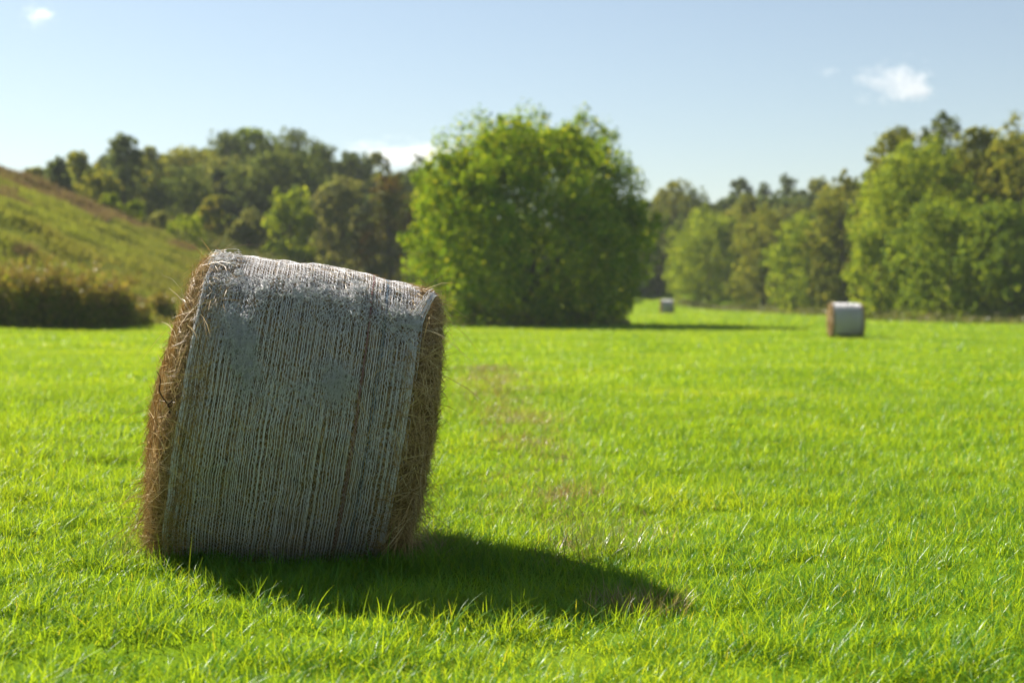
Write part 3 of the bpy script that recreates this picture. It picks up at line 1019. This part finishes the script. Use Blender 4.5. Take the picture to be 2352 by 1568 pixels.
# ------------------------------------------------------------------ undergrowth along the wood's edge and the wood behind
def undergrowth():
    r = rng(500)
    C, MI = [], []
    line = np.array([(1560, 181), (1640, 170), (1740, 160), (1840, 140), (1930, 131), (2010, 108), (2110, 102), (2220, 97), (2420, 92)])
    n = 30000
    px = r.uniform(1550, 2420, n)
    y = np.interp(px, line[:, 0], line[:, 1]) - np.abs(r.normal(0, 2.2, n)) + 1.5
    x = WX(px, y)
    hh = 0.45 + 0.45 * (0.5 + 0.5 * np.sin(px * 0.06) * np.sin(px * 0.023 + 1)) 
    hh = hh * r.uniform(0.2, 1.0, n) ** 1.2 * np.exp(-np.abs(np.interp(px, line[:, 0], line[:, 1]) - y) / 5) * 1.3
    C1 = np.stack([x, y, H(x, y) + hh * r.uniform(0, 1, n)], 1)
    n2 = 9000                                          # below the big tree
    a = r.uniform(0, 6.283, n2); q = np.sqrt(r.uniform(0, 1, n2))
    x = 1.2 + np.cos(a) * q * 6.2; y = 89 + np.sin(a) * q * 5
    C2 = np.stack([x, y, H(x, y) + r.uniform(0, 1.0, n2) ** 1.5], 1)
    n3 = 16000                                         # foot of the wood behind the bale
    px = r.uniform(380, 1130, n3)
    y = r.uniform(126, 138, n3)
    x = WX(px, y)
    C3 = np.stack([x, y, H(x, y) + r.uniform(0, 2.0, n3) ** 1.2], 1)
    C = np.concatenate([C1, C2, C3])
    v, f = leaf_quads(C, r.normal(0, 1, C.shape), 0.22, r, 0.5)
    tag(mesh_obj("undergrowth", v, f, M_under), "beige and green undergrowth along the wood's edge", "undergrowth", kind="stuff")


M_under = leafy("undergrowth_leaves", [(0, (0.08, 0.11, 0.02)), (0.5, (0.16, 0.19, 0.035)), (0.85, (0.21, 0.19, 0.065)), (1, (0.30, 0.24, 0.14))], trans=0.35, gloss=0.02)
undergrowth()


def far_wood():
    r = rng(600)
    parts = []
    # deep wood seen only between the nearer crowns
    spots = []
    for px in np.arange(34, 1010, 26):
        for row in range(3):
            y = 176 + 20 * row + r.uniform(-6, 6)
            top = np.interp(px, [60, 130, 200, 285, 360, 440, 520, 590, 670, 740, 812, 880, 960, 1010],
                            [398, 378, 366, 358, 356, 356, 335, 328, 332, 366, 384, 394, 388, 396]) + 26 * (2 - row) + r.uniform(0, 14)
            spots.append((px + r.uniform(-9, 9), y, top, r.uniform(110, 150)))
    for px in np.arange(1450, 2460, 26):
        for row in range(3):
            y = np.interp(px, [1450, 1600, 1900, 2100, 2400], [196, 198, 160, 124, 116]) + 12 * row + r.uniform(-3, 3)
            top = np.interp(px, [1450, 1550, 1600, 1700, 1800, 1900, 1960, 2030, 2100, 2200, 2300, 2460],
                            [470, 440, 460, 448, 440, 436, 425, 365, 345, 340, 330, 318]) + 24 * (2 - row) + r.uniform(0, 14)
            spots.append((px + r.uniform(-9, 9), y, top, r.uniform(110, 160)))
    for px in np.arange(1000, 1420, 34):               # behind the big tree
        spots.append((px + r.uniform(-9, 9), 200 + r.uniform(-8, 8), 560 + r.uniform(-30, 20), r.uniform(70, 100)))
        spots.append((px + r.uniform(-9, 9), 225 + r.uniform(-8, 8), 500 + r.uniform(-20, 20), r.uniform(80, 100)))
    for (px, y, top, w) in spots:
        x = WX(px, y); gz = float(H(x, y)); h = WZ(top, y) - gz; Rx = w * y / F / 2
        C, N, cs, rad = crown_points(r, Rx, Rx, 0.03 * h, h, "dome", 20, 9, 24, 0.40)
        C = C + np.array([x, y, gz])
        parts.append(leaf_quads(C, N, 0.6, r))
        tv, tf = limb([[x, y, gz - 0.3], [x, y, gz + h * 0.5]], [0.2, 0.1], 5)
        parts.append((tv, tf))
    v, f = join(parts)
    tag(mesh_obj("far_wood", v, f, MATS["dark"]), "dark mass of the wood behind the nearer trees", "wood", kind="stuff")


far_wood()


# ------------------------------------------------------------------ dry grass tufts in the field
def tuft(label, px, py, n, hgt, spread, seed, mat):
    r = rng(seed)
    y = F * 1.33 / (py - 682)
    x = WX(px, y)
    gz = float(H(x, y))
    P = np.stack([*np.clip(r.normal(0, spread, (2, n)), -1.7 * spread, 1.7 * spread), np.zeros(n)], 1)
    P[:, 2] = H(P[:, 0] + x, P[:, 1] + y) - gz - 0.01
    v, f = blades(P, hgt * r.uniform(0.45, 1.1, n), r.uniform(0.003, 0.0055, n), r, 6, (0.02, 0.45), (0.0, 0.7))
    o = mesh_obj("grass_tuft", v, f, mat, loc=(x, y, gz))
    tag(o, label, "grass tuft", "stray tufts in the mown field")


M_tall = leafy("tall_grass", [(0, (0.05, 0.07, 0.012)), (0.4, (0.09, 0.16, 0.012)), (0.8, (0.20, 0.26, 0.02)), (1, (0.30, 0.22, 0.10))], trans=0.45, gloss=0.05)
tuft("tall dark stemmed tuft standing at the far edge of the bale's shadow", 1380, 1268, 150, 0.27, 0.11, 701, M_tall)
tuft("straw coloured dry tuft at the near tip of the bale's shadow", 1465, 1392, 320, 0.18, 0.12, 702, M_dry)
tuft("thin brownish tuft in the sunlit grass just beyond the shadow", 1300, 1140, 160, 0.20, 0.14, 703, M_dry)


# ------------------------------------------------------------------ clouds
def cloud(label, px, py, w_px, h_px, dens, seed, lumps):
    D = 2600.0
    x, z = WX(px, D), WZ(py, D)
    w_px, h_px = w_px * 0.86, h_px * 0.86
    sx, sz = w_px * D / F / 2, h_px * D / F / 2
    r = rng(seed)
    bpy.ops.mesh.primitive_ico_sphere_add(subdivisions=4, radius=1.0, location=(0, 0, 0))
    o = bpy.context.object
    o.name = "cloud"
    v = np.array([p.co[:] for p in o.data.vertices])
    w = Wave(seed, 1.2, octaves=2)
    k = 1 + 0.10 * w(v[:, 0] + v[:, 1] * 0.7, v[:, 2] - v[:, 1] * 0.4)
    v = v * k[:, None]
    o.data.vertices.foreach_set("co", v.astype(np.float32).ravel())
    o.scale = (sx * 1.25, sx * 0.9, sz * 1.25)
    o.location = (x, D, z)
    m, nt, out = new_mat("cloud_vapour")
    tc = nt.nodes.new("ShaderNodeTexCoord")
    # clump distances, summed as soft balls in the cloud's own space
    acc = None
    for (lx, lz, lr) in lumps:
        vm = nt.nodes.new("ShaderNodeVectorMath"); vm.operation = 'SUBTRACT'
        nt.links.new(tc.outputs["Object"], vm.inputs[0]); vm.inputs[1].default_value = (lx, 0, lz)
        ln = nt.nodes.new("ShaderNodeVectorMath"); ln.operation = 'LENGTH'
        nt.links.new(vm.outputs[0], ln.inputs[0])
        mr = nt.nodes.new("ShaderNodeMapRange")
        mr.inputs["From Min"].default_value = lr; mr.inputs["From Max"].default_value = 0
        mr.inputs["To Min"].default_value = 0; mr.inputs["To Max"].default_value = 1
        nt.links.new(ln.outputs["Value"], mr.inputs["Value"])
        if acc is None: acc = mr.outputs[0]
        else:
            a = nt.nodes.new("ShaderNodeMath"); a.operation = 'ADD'
            nt.links.new(acc, a.inputs[0]); nt.links.new(mr.outputs[0], a.inputs[1]); acc = a.outputs[0]
    n = noise(nt, 2.6, 5, rough=0.7)
    s1 = nt.nodes.new("ShaderNodeMath"); s1.operation = 'MULTIPLY_ADD'
    nt.links.new(n, s1.inputs[0]); s1.inputs[1].default_value = 4.4; s1.inputs[2].default_value = -2.55
    s2 = nt.nodes.new("ShaderNodeMath"); s2.operation = 'ADD'
    nt.links.new(acc, s2.inputs[0]); nt.links.new(s1.outputs[0], s2.inputs[1])
    s3 = nt.nodes.new("ShaderNodeMath"); s3.operation = 'MULTIPLY'; s3.use_clamp = False
    nt.links.new(s2.outputs[0], s3.inputs[0]); s3.inputs[1].default_value = 0.15 * dens / sx
    s4 = nt.nodes.new("ShaderNodeMath"); s4.operation = 'MAXIMUM'
    nt.links.new(s3.outputs[0], s4.inputs[0]); s4.inputs[1].default_value = 0.0
    # zero on the shell itself
    pv = nt.nodes.new("ShaderNodeVolumePrincipled")
    pv.inputs["Color"].default_value = (1, 0.975, 0.955, 1)
    pv.inputs["Anisotropy"].default_value = 0.45
    nt.links.new(s4.outputs[0], pv.inputs["Density"])
    nt.links.new(pv.outputs[0], out.inputs["Volume"])
    o.data.materials.append(m)
    tag(o, label, "cloud", "small white clouds")


cloud("small wispy puff cloud high over the hill", 96, 42, 90, 70, 4.5, 801, [(-.15, .1, .75), (.35, .1, .5), (.85, .3, .28)])
cloud("brightest fluffy cloud alone over the tall tree row", 2050, 190, 190, 120, 7.0, 802, [(.2, -.05, .75), (.35, -.35, .55), (.05, .45, .4), (-.5, .1, .55), (.65, -.35, .4)])
cloud("faint tiny wisp beside the brightest cloud", 1900, 168, 70, 36, 2.2, 803, [(0, 0, .8)])
cloud("low white cloud bank peeping over the dark wood", 935, 352, 300, 84, 8.0, 804, [(-.5, .2, .5), (0, -.1, .6), (.5, .15, .6), (-.2, -.3, .6), (.3, -.3, .6)])
cloud("low white cloud half hidden behind the tall row's leaves", 2140, 312, 150, 60, 5.0, 805, [(-.3, .0, .7), (.3, .1, .7), (0, -.2, .7)])


# ------------------------------------------------------------------ thin late summer haze over field and wood
def haze():
    x0, x1, y0, y1, z0, z1 = -1230, 1230, -90, 2140, -4.0, 46.0
    v = [(x, y, z) for z in (z0, z1) for y in (y0, y1) for x in (x0, x1)]
    f = np.array([(0, 2, 3, 1), (4, 5, 7, 6), (0, 1, 5, 4), (2, 6, 7, 3), (0, 4, 6, 2), (1, 3, 7, 5)])
    m, nt, out = new_mat("haze_air")
    pv = nt.nodes.new("ShaderNodeVolumePrincipled")
    pv.inputs["Color"].default_value = (0.88, 0.94, 1.0, 1)
    pv.inputs["Density"].default_value = 0.00022
    nt.links.new(pv.outputs[0], out.inputs["Volume"])
    tag(mesh_obj("haze", v, f, m), "thin pale haze in the air", "haze", kind="stuff")


haze()
